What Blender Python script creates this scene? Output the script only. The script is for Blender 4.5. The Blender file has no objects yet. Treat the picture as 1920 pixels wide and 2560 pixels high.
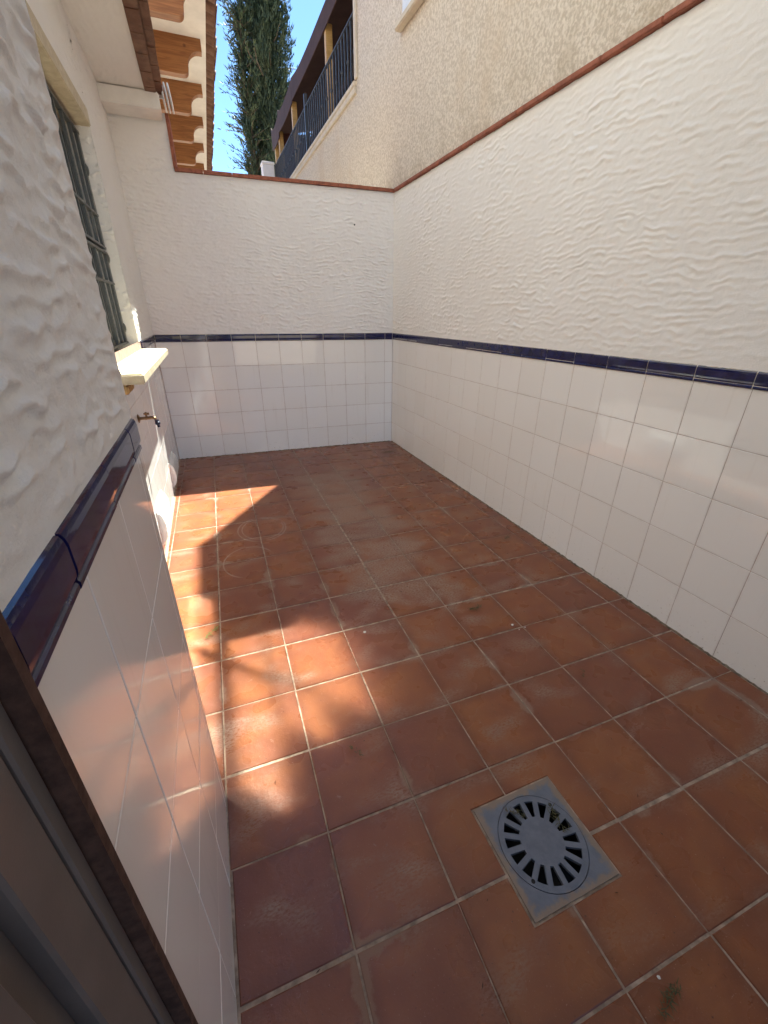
import bpy, bmesh, math, random
import numpy as np
from mathutils import Matrix, Vector

random.seed(7)
RNG = np.random.default_rng(11)
S = bpy.context.scene
COL = S.collection
R = math.radians

# ------------------------------------------------------------------ camera
def look(yaw, pitch, roll):
    f = Vector((math.sin(yaw) * math.cos(pitch), math.cos(yaw) * math.cos(pitch), -math.sin(pitch)))
    r = Vector((math.cos(yaw), -math.sin(yaw), 0))
    u = r.cross(f)
    c, s = math.cos(roll), math.sin(roll)
    r2, u2 = c * r + s * u, -s * r + c * u
    return Matrix((r2, u2, -f)).transposed()

cam = bpy.data.cameras.new("camera")
cam_o = bpy.data.objects.new("camera", cam)
COL.objects.link(cam_o)
M = look(0.37818, 0.44127, 0.00591).to_4x4()
M.translation = (-1.6823, -4.03488, 1.22402)
cam_o.matrix_world = M
cam.sensor_fit = 'HORIZONTAL'
cam.sensor_width = 36.0
cam.lens = 1049.536 * 36.0 / 1920.0
cam.clip_start = 0.02
cam.clip_end = 2000
S.camera = cam_o

# ------------------------------------------------------------------ sky and sun
SUN = Vector((1.0, 1.42, 3.5)).normalized()
elev = math.asin(SUN.z)
azim = math.atan2(SUN.x, SUN.y)
W = bpy.data.worlds.new("World")
S.world = W
W.use_nodes = True
nt = W.node_tree
sky = nt.nodes.new("ShaderNodeTexSky")
sky.sky_type = 'NISHITA'
sky.sun_disc = False
sky.sun_elevation = elev
sky.sun_rotation = azim
sky.altitude = 300
sky.air_density = 0.42
sky.dust_density = 0.1
sky.ozone_density = 4.0
bg = nt.nodes["Background"]
bg.inputs[1].default_value = 0.055
nt.links.new(sky.outputs[0], bg.inputs[0])

sun = bpy.data.lights.new("sun", 'SUN')
sun.energy = 2.05
sun.angle = R(0.53)
sun.color = (1.0, 0.96, 0.91)
sun_o = bpy.data.objects.new("sun", sun)
sun_o.rotation_euler = (-SUN).to_track_quat('-Z', 'Y').to_euler()
sun_o.location = (8, 10, 25)
COL.objects.link(sun_o)

VS = S.view_settings
VS.view_transform = 'Standard'
VS.look = 'None'
VS.gamma = 1.0
VS.exposure = 3.4
VS.use_white_balance = True
VS.white_balance_temperature = 6350
VS.white_balance_tint = -3
VS.use_curve_mapping = False

S.render.engine = 'CYCLES'
CY = S.cycles
CY.use_denoising = True
CY.max_bounces = 8
CY.diffuse_bounces = 5
CY.glossy_bounces = 4
CY.blur_glossy = 0.0
CY.sample_clamp_indirect = 0.0
CY.use_adaptive_sampling = False
CY.use_guiding = True
CY.guiding_training_samples = 48

# ------------------------------------------------------------------ node helpers
class NB:
    """small builder for a material node tree"""
    def __init__(self, name, rough=0.5, spec=0.5):
        self.m = bpy.data.materials.new(name)
        self.m.use_nodes = True
        self.t = self.m.node_tree
        self.b = self.t.nodes["Principled BSDF"]
        self.b.inputs["Roughness"].default_value = rough
        self.b.inputs["Specular IOR Level"].default_value = spec
    def n(self, kind, **kw):
        nd = self.t.nodes.new(kind)
        for k, v in kw.items():
            setattr(nd, k, v)
        return nd
    def l(self, a, b):
        self.t.links.new(a, b)
    def val(self, sock, v):
        if hasattr(v, "is_linked") or isinstance(v, bpy.types.NodeSocket):
            self.l(v, sock)
        else:
            sock.default_value = v
    def math(self, op, a, b=0.0, clamp=False):
        nd = self.n("ShaderNodeMath", operation=op, use_clamp=clamp)
        self.val(nd.inputs[0], a)
        self.val(nd.inputs[1], b)
        return nd.outputs[0]
    def obj(self):
        return self.n("ShaderNodeTexCoord").outputs["Object"]
    def pos(self):
        return self.n("ShaderNodeNewGeometry").outputs["Position"]
    def rnd(self):
        return self.n("ShaderNodeObjectInfo").outputs["Random"]
    def noise(self, vec, scale, detail=3.0, rough=0.55, dist=0.0, mapscale=None, off=None):
        if mapscale is not None or off is not None:
            mp = self.n("ShaderNodeMapping")
            self.l(vec, mp.inputs[0])
            if mapscale is not None:
                mp.inputs["Scale"].default_value = mapscale
            if off is not None:
                self.val(mp.inputs["Location"], off)
            vec = mp.outputs[0]
        nd = self.n("ShaderNodeTexNoise")
        self.l(vec, nd.inputs["Vector"])
        nd.inputs["Scale"].default_value = scale
        nd.inputs["Detail"].default_value = detail
        nd.inputs["Roughness"].default_value = rough
        nd.inputs["Distortion"].default_value = dist
        return nd.outputs["Fac"]
    def ramp(self, fac, a, b, lo=0.0, hi=1.0):
        nd = self.n("ShaderNodeMapRange", interpolation_type='SMOOTHSTEP')
        self.val(nd.inputs[0], fac)
        nd.inputs[1].default_value = a
        nd.inputs[2].default_value = b
        nd.inputs[3].default_value = lo
        nd.inputs[4].default_value = hi
        return nd.outputs[0]
    def mix(self, fac, a, b, mode='MIX'):
        nd = self.n("ShaderNodeMix", data_type='RGBA', blend_type=mode)
        self.val(nd.inputs[0], fac)
        for i, v in ((6, a), (7, b)):
            if isinstance(v, tuple):
                nd.inputs[i].default_value = (*v, 1.0) if len(v) == 3 else v
            else:
                self.l(v, nd.inputs[i])
        return nd.outputs[2]
    def color(self, c):
        if isinstance(c, tuple):
            self.b.inputs["Base Color"].default_value = (*c, 1.0)
        else:
            self.l(c, self.b.inputs["Base Color"])
    def rough(self, r):
        self.val(self.b.inputs["Roughness"], r)
    def bump(self, h, strength=0.3, dist=0.01):
        nd = self.n("ShaderNodeBump")
        nd.inputs["Strength"].default_value = strength
        nd.inputs["Distance"].default_value = dist
        self.l(h, nd.inputs["Height"])
        self.l(nd.outputs[0], self.b.inputs["Normal"])
    def sep(self, v):
        nd = self.n("ShaderNodeSeparateXYZ")
        self.l(v, nd.inputs[0])
        return nd.outputs

# ------------------------------------------------------------------ materials
MAT = {}

def mat_floor():
    k = NB("glazed_terracotta", 0.3, 0.33)
    o, p, r = k.obj(), k.pos(), k.rnd()
    off = k.n("ShaderNodeCombineXYZ")
    k.l(k.math('MULTIPLY', r, 37.0), off.inputs[0])
    k.l(k.math('MULTIPLY', r, 91.0), off.inputs[1])
    cloud = k.noise(o, 5.5, 2.0, 0.5, 0.6, off=off.outputs[0])
    cloud2 = k.noise(o, 10.0, 2.0, 0.45, 0.0, off=off.outputs[0])
    base = k.mix(k.ramp(cloud, 0.38, 0.62), (0.228, 0.073, 0.030), (0.262, 0.091, 0.034))
    base = k.mix(k.ramp(cloud2, 0.38, 0.85, 0.0, 0.5), base, (0.180, 0.058, 0.033))
    base = k.mix(k.ramp(r, 0.66, 0.95, 0.0, 0.5), base, (0.172, 0.057, 0.037))
    base = k.mix(k.ramp(r, 0.0, 0.3, 0.3, 0.0), base, (0.275, 0.092, 0.037))
    # darker kiln-burnt rim along the edges of the tile
    xyz = k.sep(o)
    ax = k.math('ABSOLUTE', xyz[0]); ay = k.math('ABSOLUTE', xyz[1])
    em = k.math('MAXIMUM', ax, ay)
    wob = k.noise(p, 26.0, 3.0, 0.6)
    e = k.math('SUBTRACT', 0.1195, em)
    base = k.mix(k.ramp(k.math('ADD', e, k.math('MULTIPLY', wob, 0.02)), 0.008, 0.05, 0.45, 0.0), base, (0.140, 0.046, 0.026))
    # fine speckle, pinholes
    sp = k.noise(p, 260.0, 3.0, 0.6)
    base = k.mix(k.ramp(sp, 0.64, 0.74, 0.0, 0.5), base, (0.50, 0.33, 0.24))
    scf = k.noise(p, 48.0, 3.0, 0.7, 0.5)
    base = k.mix(k.ramp(scf, 0.66, 0.76, 0.0, 0.35), base, (0.42, 0.29, 0.22))
    base = k.mix(k.ramp(k.noise(p, 150.0, 2.0, 0.5), 0.70, 0.76, 0.0, 0.8), base, (0.08, 0.03, 0.02))
    # cement smears left along the joints
    sm = k.noise(p, 4.2, 2.0, 0.5, off=(3.1, 0.7, 0))
    smf = k.noise(p, 55.0, 4.0, 0.7)
    reach = k.ramp(sm, 0.56, 0.74, 0.0, 0.024)
    m1 = k.ramp(k.math('SUBTRACT', k.math('ADD', e, k.math('MULTIPLY', smf, 0.036)), reach), 0.010, 0.022, 1.0, 0.0)
    m1 = k.math('MULTIPLY', m1, k.ramp(sm, 0.55, 0.66))
    base = k.mix(k.math('MULTIPLY', m1, 0.42), base, (0.34, 0.245, 0.175))
    # pale limescale film: general and the worn track down the middle of the yard
    px = k.sep(p)
    trackx = k.math('SUBTRACT', 1.0, k.ramp(k.math('ABSOLUTE', k.math('ADD', px[0], 0.93)), 0.13, 0.36))
    tracky = k.math('MULTIPLY', k.ramp(px[1], -2.95, -2.4), k.ramp(px[1], -0.9, -0.25, 1.0, 0.0))
    tr = k.math('MULTIPLY', trackx, tracky)
    film = k.noise(p, 4.6, 3.0, 0.5, 0.3, mapscale=(1.0, 1.7, 1.0))
    film2 = k.noise(p, 90.0, 3.0, 0.65, mapscale=(1, 2.2, 1))
    fm = k.math('MULTIPLY', k.ramp(k.math('ADD', film, k.math('MULTIPLY', tr, 0.26)), 0.50, 0.86), k.ramp(film2, 0.33, 0.62))
    base = k.mix(k.math('MULTIPLY', fm, 0.85), base, (0.34, 0.245, 0.180))
    # faint rings scratched by a coiled hose
    ringm = None
    for cx, cy, rx, ry in ((-1.53, -1.58, 0.145, 0.165), (-1.64, -1.95, 0.135, 0.16), (-1.525, -1.575, 0.125, 0.145)):
        dx = k.math('DIVIDE', k.math('SUBTRACT', px[0], cx), rx)
        dy = k.math('DIVIDE', k.math('SUBTRACT', px[1], cy), ry)
        rr = k.math('SQRT', k.math('ADD', k.math('MULTIPLY', dx, dx), k.math('MULTIPLY', dy, dy)))
        g = k.ramp(k.math('ABSOLUTE', k.math('SUBTRACT', rr, 1.0)), 0.012, 0.038, 1.0, 0.0)
        ringm = g if ringm is None else k.math('MAXIMUM', ringm, g)
    ringm = k.math('MULTIPLY', ringm, k.ramp(k.noise(p, 5.0, 2.0), 0.36, 0.52))
    base = k.mix(k.math('MULTIPLY', ringm, 0.65), base, (0.42, 0.30, 0.24))
    k.color(base)
    rg = k.math('ADD', k.ramp(cloud2, 0.3, 0.7, 0.24, 0.36), k.math('MULTIPLY', k.math('MAXIMUM', fm, m1), 0.30))
    k.rough(rg)
    h = k.math('ADD', k.noise(p, 60.0, 4.0, 0.6), k.math('MULTIPLY', k.noise(p, 7.0, 2.0), 2.0))
    k.bump(h, 0.22, 0.004)
    return k.m

def mat_simple(name, col, rough, spec=0.5, var=0.0, vscale=20.0, bump=0.0, bscale=200.0, bdist=0.002, metallic=0.0, obj=True):
    k = NB(name, rough, spec)
    p = k.obj() if obj else k.pos()
    k.b.inputs["Metallic"].default_value = metallic
    if var > 0:
        a = tuple(c * (1 - var) for c in col)
        b = tuple(min(1, c * (1 + var)) for c in col)
        k.color(k.mix(k.ramp(k.noise(p, vscale, 4.0, 0.6), 0.3, 0.7), a, b))
    else:
        k.color(col)
    if bump > 0:
        k.bump(k.noise(p, bscale, 4.0, 0.6), bump, bdist)
    return k.m

def mat_white_tile():
    k = NB("white_glazed_tile", 0.07, 0.5)
    p, r = k.pos(), k.rnd()
    base = k.mix(r, (0.82, 0.782, 0.745), (0.85, 0.815, 0.785))
    z = k.sep(p)[2]
    # dried splashes and dirt low on the wall
    dirt = k.math('MULTIPLY', k.ramp(k.noise(p, 75.0, 4.0, 0.7), 0.60, 0.72), k.ramp(z, 0.02, 0.17, 0.75, 0.0))
    base = k.mix(dirt, base, (0.30, 0.24, 0.17))
    o = k.obj(); q = k.sep(o)
    ed = k.math('MAXIMUM', k.math('ABSOLUTE', q[0]), k.math('ABSOLUTE', q[1]))
    base = k.mix(k.math('MULTIPLY', k.ramp(ed, 0.090, 0.0985, 0.0, 0.18), k.ramp(k.noise(p, 13.0, 4.0, 0.7), 0.42, 0.62)), base, (0.52, 0.42, 0.34))
    run = k.noise(p, 1.0, 4.0, 0.6, mapscale=(30, 30, 2.2))
    base = k.mix(k.ramp(run, 0.58, 0.78, 0.0, 0.16), base, (0.55, 0.48, 0.40))
    k.color(base)
    k.rough(k.math('ADD', 0.05, k.math('MULTIPLY', k.ramp(k.noise(p, 9.0, 3.0), 0.4, 0.7), 0.05)))
    k.bump(k.noise(p, 7.0, 1.0, 0.4), 0.05, 0.006)
    return k.m

def mat_plaster():
    k = NB("white_trowelled_plaster", 0.85, 0.25)
    p = k.pos()
    base = k.mix(k.ramp(k.noise(p, 1.6, 3.0, 0.6), 0.35, 0.7), (0.845, 0.805, 0.765), (0.87, 0.835, 0.80))
    base = k.mix(k.ramp(k.noise(p, 220.0, 2.0, 0.5), 0.74, 0.8, 0.0, 0.5), base, (0.35, 0.29, 0.24))
    k.color(base)
    k.bump(k.noise(p, 210.0, 6.0, 0.72), 0.75, 0.003)
    return k.m

def mat_roughcast():
    k = NB("cream_roughcast", 0.92, 0.2)
    p = k.pos()
    g = k.noise(p, 60.0, 3.0, 0.65, 0.3)
    base = k.mix(k.ramp(g, 0.40, 0.60), (0.60, 0.51, 0.41), (0.80, 0.71, 0.60))
    st = k.noise(p, 1.3, 4.0, 0.65, mapscale=(1, 1, 0.45))
    base = k.mix(k.ramp(st, 0.52, 0.72, 0.0, 0.5), base, (0.64, 0.50, 0.36))
    z = k.sep(p)[2]
    low = k.math('MULTIPLY', k.ramp(z, 2.15, 2.55, 1.0, 0.0), k.ramp(k.noise(p, 7.0, 4.0, 0.7), 0.45, 0.65))
    base = k.mix(k.math('MULTIPLY', low, 0.38), base, (0.42, 0.33, 0.22))
    k.color(base)
    k.bump(k.noise(p, 60.0, 4.0, 0.65, 0.3), 0.8, 0.012)
    return k.m

def mat_wood(name, a, b):
    k = NB(name, 0.5, 0.4)
    o = k.obj()
    r = k.rnd()
    off = k.n("ShaderNodeCombineXYZ")
    k.l(k.math('MULTIPLY', r, 13.0), off.inputs[1])
    g = k.noise(o, 9.0, 5.0, 0.6, 1.2, mapscale=(0.35, 3, 5), off=off.outputs[0])
    base = k.mix(k.ramp(g, 0.35, 0.65), a, b)
    vor = k.n("ShaderNodeTexVoronoi")
    vor.inputs["Scale"].default_value = 5.5
    mp = k.n("ShaderNodeMapping")
    k.l(o, mp.inputs[0]); k.l(off.outputs[0], mp.inputs[1])
    mp.inputs["Scale"].default_value = (1.0, 0.3, 1.0)
    k.l(mp.outputs[0], vor.inputs["Vector"])
    kn = k.ramp(vor.outputs["Distance"], 0.05, 0.11, 0.75, 0.0)
    base = k.mix(kn, base, (0.09, 0.03, 0.012))
    k.color(base)
    k.bump(g, 0.15, 0.004)
    return k.m

def mat_stone():
    k = NB("cream_limestone", 0.6, 0.4)
    p = k.pos()
    base = k.mix(k.ramp(k.noise(p, 26.0, 5.0, 0.65, 0.5), 0.35, 0.7), (0.50, 0.42, 0.29), (0.62, 0.54, 0.40))
    base = k.mix(k.ramp(k.noise(p, 60.0, 3.0, 0.6), 0.62, 0.72, 0.0, 0.6), base, (0.42, 0.28, 0.13))
    k.color(base)
    k.bump(k.noise(p, 120.0, 4.0, 0.65), 0.4, 0.003)
    return k.m

def mat_drain():
    k = NB("grey_drain_plastic", 0.48, 0.4)
    p = k.pos()
    base = k.mix(k.ramp(k.noise(p, 30.0, 4.0, 0.6), 0.35, 0.65), (0.125, 0.136, 0.168), (0.155, 0.166, 0.200))
    px = k.sep(p)
    ax = k.math('ABSOLUTE', k.math('ADD', px[0], 1.072))
    ay = k.math('ABSOLUTE', k.math('ADD', px[1], 3.614))
    em = k.math('MAXIMUM', ax, ay)
    d = k.math('ADD', em, k.math('MULTIPLY', k.noise(p, 38.0, 4.0, 0.7), 0.05))
    mud = k.math('MAXIMUM', k.ramp(d, 0.128, 0.146, 0.0, 0.85), k.ramp(k.noise(p, 22.0, 5.0, 0.75, off=(1.3, 4.4, 0)), 0.62, 0.74, 0.0, 0.5))
    base = k.mix(mud, base, (0.27, 0.19, 0.125))
    k.color(base)
    k.bump(k.noise(p, 140.0, 4.0, 0.6), 0.18, 0.002)
    return k.m

def mat_glass():
    k = NB("window_pane", 0.125, 0.5)
    k.color((0.72, 0.72, 0.72))
    k.b.inputs["Metallic"].default_value = 1.0          # mirror finish strengthens the sun thrown back by the added panes
    p = k.pos()
    k.bump(k.noise(p, 8.0, 1.0, 0.5), 0.03, 0.02)
    return k.m

def mat_foliage(name, a, b, c):
    k = NB(name, 0.6, 0.3)
    p = k.pos()
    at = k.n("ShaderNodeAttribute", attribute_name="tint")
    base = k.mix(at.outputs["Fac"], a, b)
    base = k.mix(k.ramp(k.noise(p, 3.0, 2.0), 0.55, 0.75, 0.0, 0.5), base, c)
    k.color(base)
    return k.m

def mat_rooftile():
    k = NB("weathered_roof_tile", 0.8, 0.3)
    p = k.pos()
    base = k.mix(k.ramp(k.noise(p, 9.0, 4.0, 0.65), 0.35, 0.65), (0.155, 0.075, 0.048), (0.235, 0.135, 0.090))
    base = k.mix(k.ramp(k.noise(p, 24.0, 3.0, 0.6), 0.55, 0.7, 0.0, 0.6), base, (0.10, 0.07, 0.055))
    k.color(base)
    k.bump(k.noise(p, 90.0, 4.0, 0.6), 0.4, 0.004)
    return k.m

MAT['floor'] = mat_floor()
MAT['grout_floor'] = mat_simple("cement_grout", (0.36, 0.27, 0.20), 0.9, 0.2, 0.40, 30.0, 0.5, 300.0, obj=False)
MAT['tile'] = mat_white_tile()
MAT['grout_wall'] = mat_simple("pinkish_wall_grout", (0.40, 0.285, 0.24), 0.9, 0.2, 0.15, 30.0, obj=False)
MAT['blue'] = mat_simple("cobalt_glaze", (0.011, 0.012, 0.062), 0.07, 0.6, 0.35, 22.0, 0.06, 30.0, 0.002, obj=False)
MAT['plaster'] = mat_plaster()
MAT['cap'] = mat_simple("terracotta_coping", (0.30, 0.105, 0.062), 0.7, 0.3, 0.22, 30.0, 0.3, 160.0, obj=False)
MAT['roughcast'] = mat_roughcast()
MAT['band'] = mat_simple("cream_painted_band", (0.66, 0.57, 0.45), 0.8, 0.3, 0.08, 12.0, 0.2, 200.0, obj=False)
MAT['stone'] = mat_stone()
MAT['brick'] = mat_simple("rough_ochre_brick", (0.48, 0.30, 0.13), 0.9, 0.2, 0.3, 40.0, 0.6, 120.0, 0.004, obj=False)
MAT['drain'] = mat_drain()
MAT['dark'] = mat_simple("wet_dark_sump", (0.012, 0.010, 0.009), 0.5, 0.3, 0.3, 30.0)
MAT['steel'] = mat_simple("grey_painted_steel", (0.070, 0.073, 0.072), 0.38, 0.5, 0.12, 40.0, 0.08, 300.0)
MAT['rail'] = mat_simple("dark_grey_iron", (0.052, 0.054, 0.060), 0.5, 0.5, 0.2, 30.0)
MAT['glass'] = mat_glass()
MAT['room'] = mat_simple("dark_interior", (0.03, 0.026, 0.024), 0.9, 0.1)
MAT['frame'] = mat_simple("taupe_lacquered_metal", (0.135, 0.115, 0.108), 0.45, 0.45, 0.08, 15.0, 0.06, 400.0)
MAT['wood'] = mat_wood("varnished_pine", (0.23, 0.088, 0.028), (0.35, 0.150, 0.050))
MAT['mortar'] = mat_simple('brown_mortar', (0.075, 0.040, 0.030), 0.9, 0.2, 0.3, 60.0, 0.4, 150.0, obj=False)
MAT['bead'] = mat_simple('pale_joint_filler', (0.60, 0.54, 0.48), 0.9, 0.2, 0.15, 40.0, obj=False)
MAT['grime'] = mat_simple('grimy_mortar', (0.17, 0.125, 0.085), 0.95, 0.1, 0.5, 60.0, 0.5, 200.0, obj=False)
MAT['added_porch'] = mat_simple('dark_added_slab', (0.10, 0.055, 0.03), 0.7, 0.3, 0.2, 6.0, obj=False)  # finish of the unseen slab, dark to deepen the shade below
MAT['post'] = mat_wood("honey_pine_post", (0.50, 0.30, 0.10), (0.60, 0.38, 0.14))
MAT['white'] = mat_simple("white_limewash", (0.85, 0.815, 0.77), 0.9, 0.2, 0.05, 8.0, 0.25, 160.0, obj=False)
MAT['plastic'] = mat_simple("white_plastic", (0.78, 0.78, 0.77), 0.35, 0.5, 0.03, 20.0)
MAT['brass'] = mat_simple("aged_brass", (0.20, 0.125, 0.07), 0.42, 0.5, 0.25, 60.0, metallic=0.85)
MAT['navy'] = mat_simple("navy_hose_coupling", (0.018, 0.022, 0.06), 0.4, 0.5)
MAT['canvas'] = mat_simple("brown_canvas", (0.070, 0.040, 0.034), 0.85, 0.2, 0.12, 6.0, obj=False)
MAT['canvas2'] = mat_simple("russet_canvas", (0.16, 0.070, 0.055), 0.85, 0.2, 0.15, 4.0, obj=False)
MAT['rooftile'] = mat_rooftile()
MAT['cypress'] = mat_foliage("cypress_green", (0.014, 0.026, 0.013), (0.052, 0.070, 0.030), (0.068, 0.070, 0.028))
MAT['bark'] = mat_simple("grey_brown_bark", (0.09, 0.065, 0.045), 0.9, 0.2, 0.3, 20.0)
MAT['ground'] = mat_simple("pale_paved_ground", (0.42, 0.33, 0.25), 0.9, 0.2, 0.15, 0.8, obj=False)
MAT['sprig'] = mat_simple("dry_olive_sprig", (0.10, 0.088, 0.040), 0.8, 0.2, 0.35, 300.0, obj=False)
MAT['sprig_green'] = mat_simple("green_sprig", (0.13, 0.16, 0.05), 0.8, 0.2, 0.35, 300.0, obj=False)
MAT['chip'] = mat_simple("white_plaster_chip", (0.75, 0.70, 0.64), 0.9, 0.2)
MAT['leafbit'] = mat_simple("dark_leaf_crumb", (0.07, 0.03, 0.018), 0.8, 0.2)

# ------------------------------------------------------------------ object helpers
def tag(o, label=None, cat=None, group=None, kind=None):
    if label: o["label"] = label
    if cat: o["category"] = cat
    if group: o["group"] = group
    if kind: o["kind"] = kind
    return o

def link(o, parent=None):
    COL.objects.link(o)
    if parent is not None:
        o.parent = parent
        if parent.parent is not None:
            pl = parent.matrix_basis.copy()
            inv = (parent.parent.matrix_basis @ parent.matrix_parent_inverse @ pl).inverted()
        else:
            inv = parent.matrix_basis.inverted()
        o.matrix_parent_inverse = inv
    return o

def thing(name, loc, label, cat, group=None):
    o = bpy.data.objects.new(name, None)
    o.empty_display_size = 0.1
    o.location = loc
    o.matrix_basis = Matrix.Translation(loc)
    COL.objects.link(o)
    return tag(o, label, cat, group)

def mesh(name, verts, faces, mat, smooth=False):
    me = bpy.data.meshes.new(name)
    me.from_pydata([tuple(v) for v in verts], [], [tuple(f) for f in faces])
    me.materials.append(mat)
    if smooth:
        me.polygons.foreach_set("use_smooth", [True] * len(me.polygons))
    me.update()
    return me

def obj(name, me, parent=None, mtx=None):
    o = bpy.data.objects.new(name, me)
    if mtx is not None:
        o.matrix_basis = mtx
    return link(o, parent)

def bm_obj(name, bm, mat, parent=None, mtx=None, smooth=False):
    me = bpy.data.meshes.new(name)
    bmesh.ops.recalc_face_normals(bm, faces=bm.faces)
    bm.to_mesh(me); bm.free()
    me.materials.append(mat)
    if smooth:
        me.polygons.foreach_set("use_smooth", [True] * len(me.polygons))
    return obj(name, me, parent, mtx)

def add_box(bm, x0, x1, y0, y1, z0, z1):
    vs = [bm.verts.new((x, y, z)) for z in (z0, z1) for x, y in ((x0, y0), (x1, y0), (x1, y1), (x0, y1))]
    for f in ((0, 3, 2, 1), (4, 5, 6, 7), (0, 1, 5, 4), (1, 2, 6, 5), (2, 3, 7, 6), (3, 0, 4, 7)):
        bm.faces.new([vs[i] for i in f])
    return vs

def box(name, x0, x1, y0, y1, z0, z1, mat, parent=None, bevel=0.0):
    """box with its own local origin at its centre"""
    c = Vector(((x0 + x1) / 2, (y0 + y1) / 2, (z0 + z1) / 2))
    bm = bmesh.new()
    add_box(bm, x0 - c.x, x1 - c.x, y0 - c.y, y1 - c.y, z0 - c.z, z1 - c.z)
    if bevel > 0:
        bmesh.ops.bevel(bm, geom=list(bm.edges), offset=bevel, segments=2, affect='EDGES')
    return bm_obj(name, bm, mat, parent, Matrix.Translation(c))

def prism(bm, poly, axis, a, b):
    """extrude a 2D polygon: axis 'x' poly=(y,z); 'y' poly=(x,z); 'z' poly=(x,y)"""
    def P(p, t):
        return {'x': (t, p[0], p[1]), 'y': (p[0], t, p[1]), 'z': (p[0], p[1], t)}[axis]
    A = [bm.verts.new(P(p, a)) for p in poly]
    B = [bm.verts.new(P(p, b)) for p in poly]
    n = len(poly)
    bm.faces.new(A); bm.faces.new(B[::-1])
    for i in range(n):
        bm.faces.new((A[i], B[i], B[(i + 1) % n], A[(i + 1) % n]))

def tube(bm, pts, rad, seg=8):
    rings = []
    pts = [Vector(p) for p in pts]
    for i, p in enumerate(pts):
        d = (pts[min(i + 1, len(pts) - 1)] - pts[max(i - 1, 0)]).normalized()
        up = Vector((0, 0, 1)) if abs(d.z) < 0.9 else Vector((1, 0, 0))
        a = d.cross(up).normalized(); b = d.cross(a)
        r = rad[i] if isinstance(rad, (list, tuple)) else rad
        rings.append([bm.verts.new(p + a * math.cos(t) * r + b * math.sin(t) * r) for t in [2 * math.pi * j / seg for j in range(seg)]])
    for u, v in zip(rings, rings[1:]):
        for j in range(seg):
            bm.faces.new((u[j], u[(j + 1) % seg], v[(j + 1) % seg], v[j]))
    bm.faces.new(rings[0]); bm.faces.new(rings[-1][::-1])

def lathe(bm, prof, axis_o, axis_d, seg=24):
    """prof: list of (radius, height along axis)"""
    d = Vector(axis_d).normalized()
    up = Vector((0, 0, 1)) if abs(d.z) < 0.9 else Vector((1, 0, 0))
    a = d.cross(up).normalized(); b = d.cross(a)
    O = Vector(axis_o)
    rings = []
    for r, h in prof:
        rings.append([bm.verts.new(O + d * h + a * math.cos(t) * r + b * math.sin(t) * r) for t in [2 * math.pi * j / seg for j in range(seg)]])
    for u, v in zip(rings, rings[1:]):
        for j in range(seg):
            bm.faces.new((u[j], u[(j + 1) % seg], v[(j + 1) % seg], v[j]))
    bm.faces.new(rings[0]); bm.faces.new(rings[-1][::-1])

def inset_poly(poly, d):
    """mitred inset of a counter-clockwise polygon"""
    n = len(poly); out = []
    for i in range(n):
        p0, p1, p2 = Vector(poly[i - 1]), Vector(poly[i]), Vector(poly[(i + 1) % n])
        e1 = (p1 - p0).normalized(); e2 = (p2 - p1).normalized()
        n1 = Vector((-e1.y, e1.x)); n2 = Vector((-e2.y, e2.x))
        k = 1 + n1.dot(n2)
        m = (n1 + n2) / max(k, 0.2)
        out.append(p1 + m * d)
    return out

def slab_mesh(name, poly, thick, bevel, mat, bottom=False):
    """a tile: polygon (ccw, local xy), top at z=0 with a small chamfer"""
    n = len(poly)
    top = inset_poly(poly, bevel)
    vs = [(p[0], p[1], -thick) for p in poly] + [(p[0], p[1], -bevel * 0.8) for p in poly] + [(p[0], p[1], 0) for p in top]
    fs = []
    for k in range(2):
        for i in range(n):
            j = (i + 1) % n
            fs.append((k * n + i, k * n + j, (k + 1) * n + j, (k + 1) * n + i))
    fs.append(tuple(2 * n + i for i in range(n)))
    return mesh(name, vs, fs, mat)

def clip_poly(poly, px, py, nx, ny):
    """keep the side where (p-P).n >= 0"""
    out = []
    n = len(poly)
    for i in range(n):
        a, b = poly[i], poly[(i + 1) % n]
        da = (a[0] - px) * nx + (a[1] - py) * ny
        db = (b[0] - px) * nx + (b[1] - py) * ny
        if da >= 0: out.append(a)
        if (da >= 0) != (db >= 0):
            t = da / (da - db)
            out.append((a[0] + (b[0] - a[0]) * t, a[1] + (b[1] - a[1]) * t))
    return out

# ------------------------------------------------------------------ noise fields for trowelled plaster
def perlin(x, y, seed):
    rng = np.random.default_rng(seed)
    perm = rng.permutation(512)
    ang = rng.random(512) * 2 * np.pi
    gx, gy = np.cos(ang), np.sin(ang)
    xi = np.floor(x).astype(int); yi = np.floor(y).astype(int)
    xf, yf = x - xi, y - yi
    def g(i, j, dx, dy):
        h = perm[(perm[i % 512] + j) % 512]
        return gx[h] * dx + gy[h] * dy
    u = xf * xf * xf * (xf * (xf * 6 - 15) + 10)
    v = yf * yf * yf * (yf * (yf * 6 - 15) + 10)
    a = g(xi, yi, xf, yf); b = g(xi + 1, yi, xf - 1, yf)
    c = g(xi, yi + 1, xf, yf - 1); d = g(xi + 1, yi + 1, xf - 1, yf - 1)
    return (a + (b - a) * u) + ((c + (d - c) * u) - (a + (b - a) * u)) * v

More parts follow.
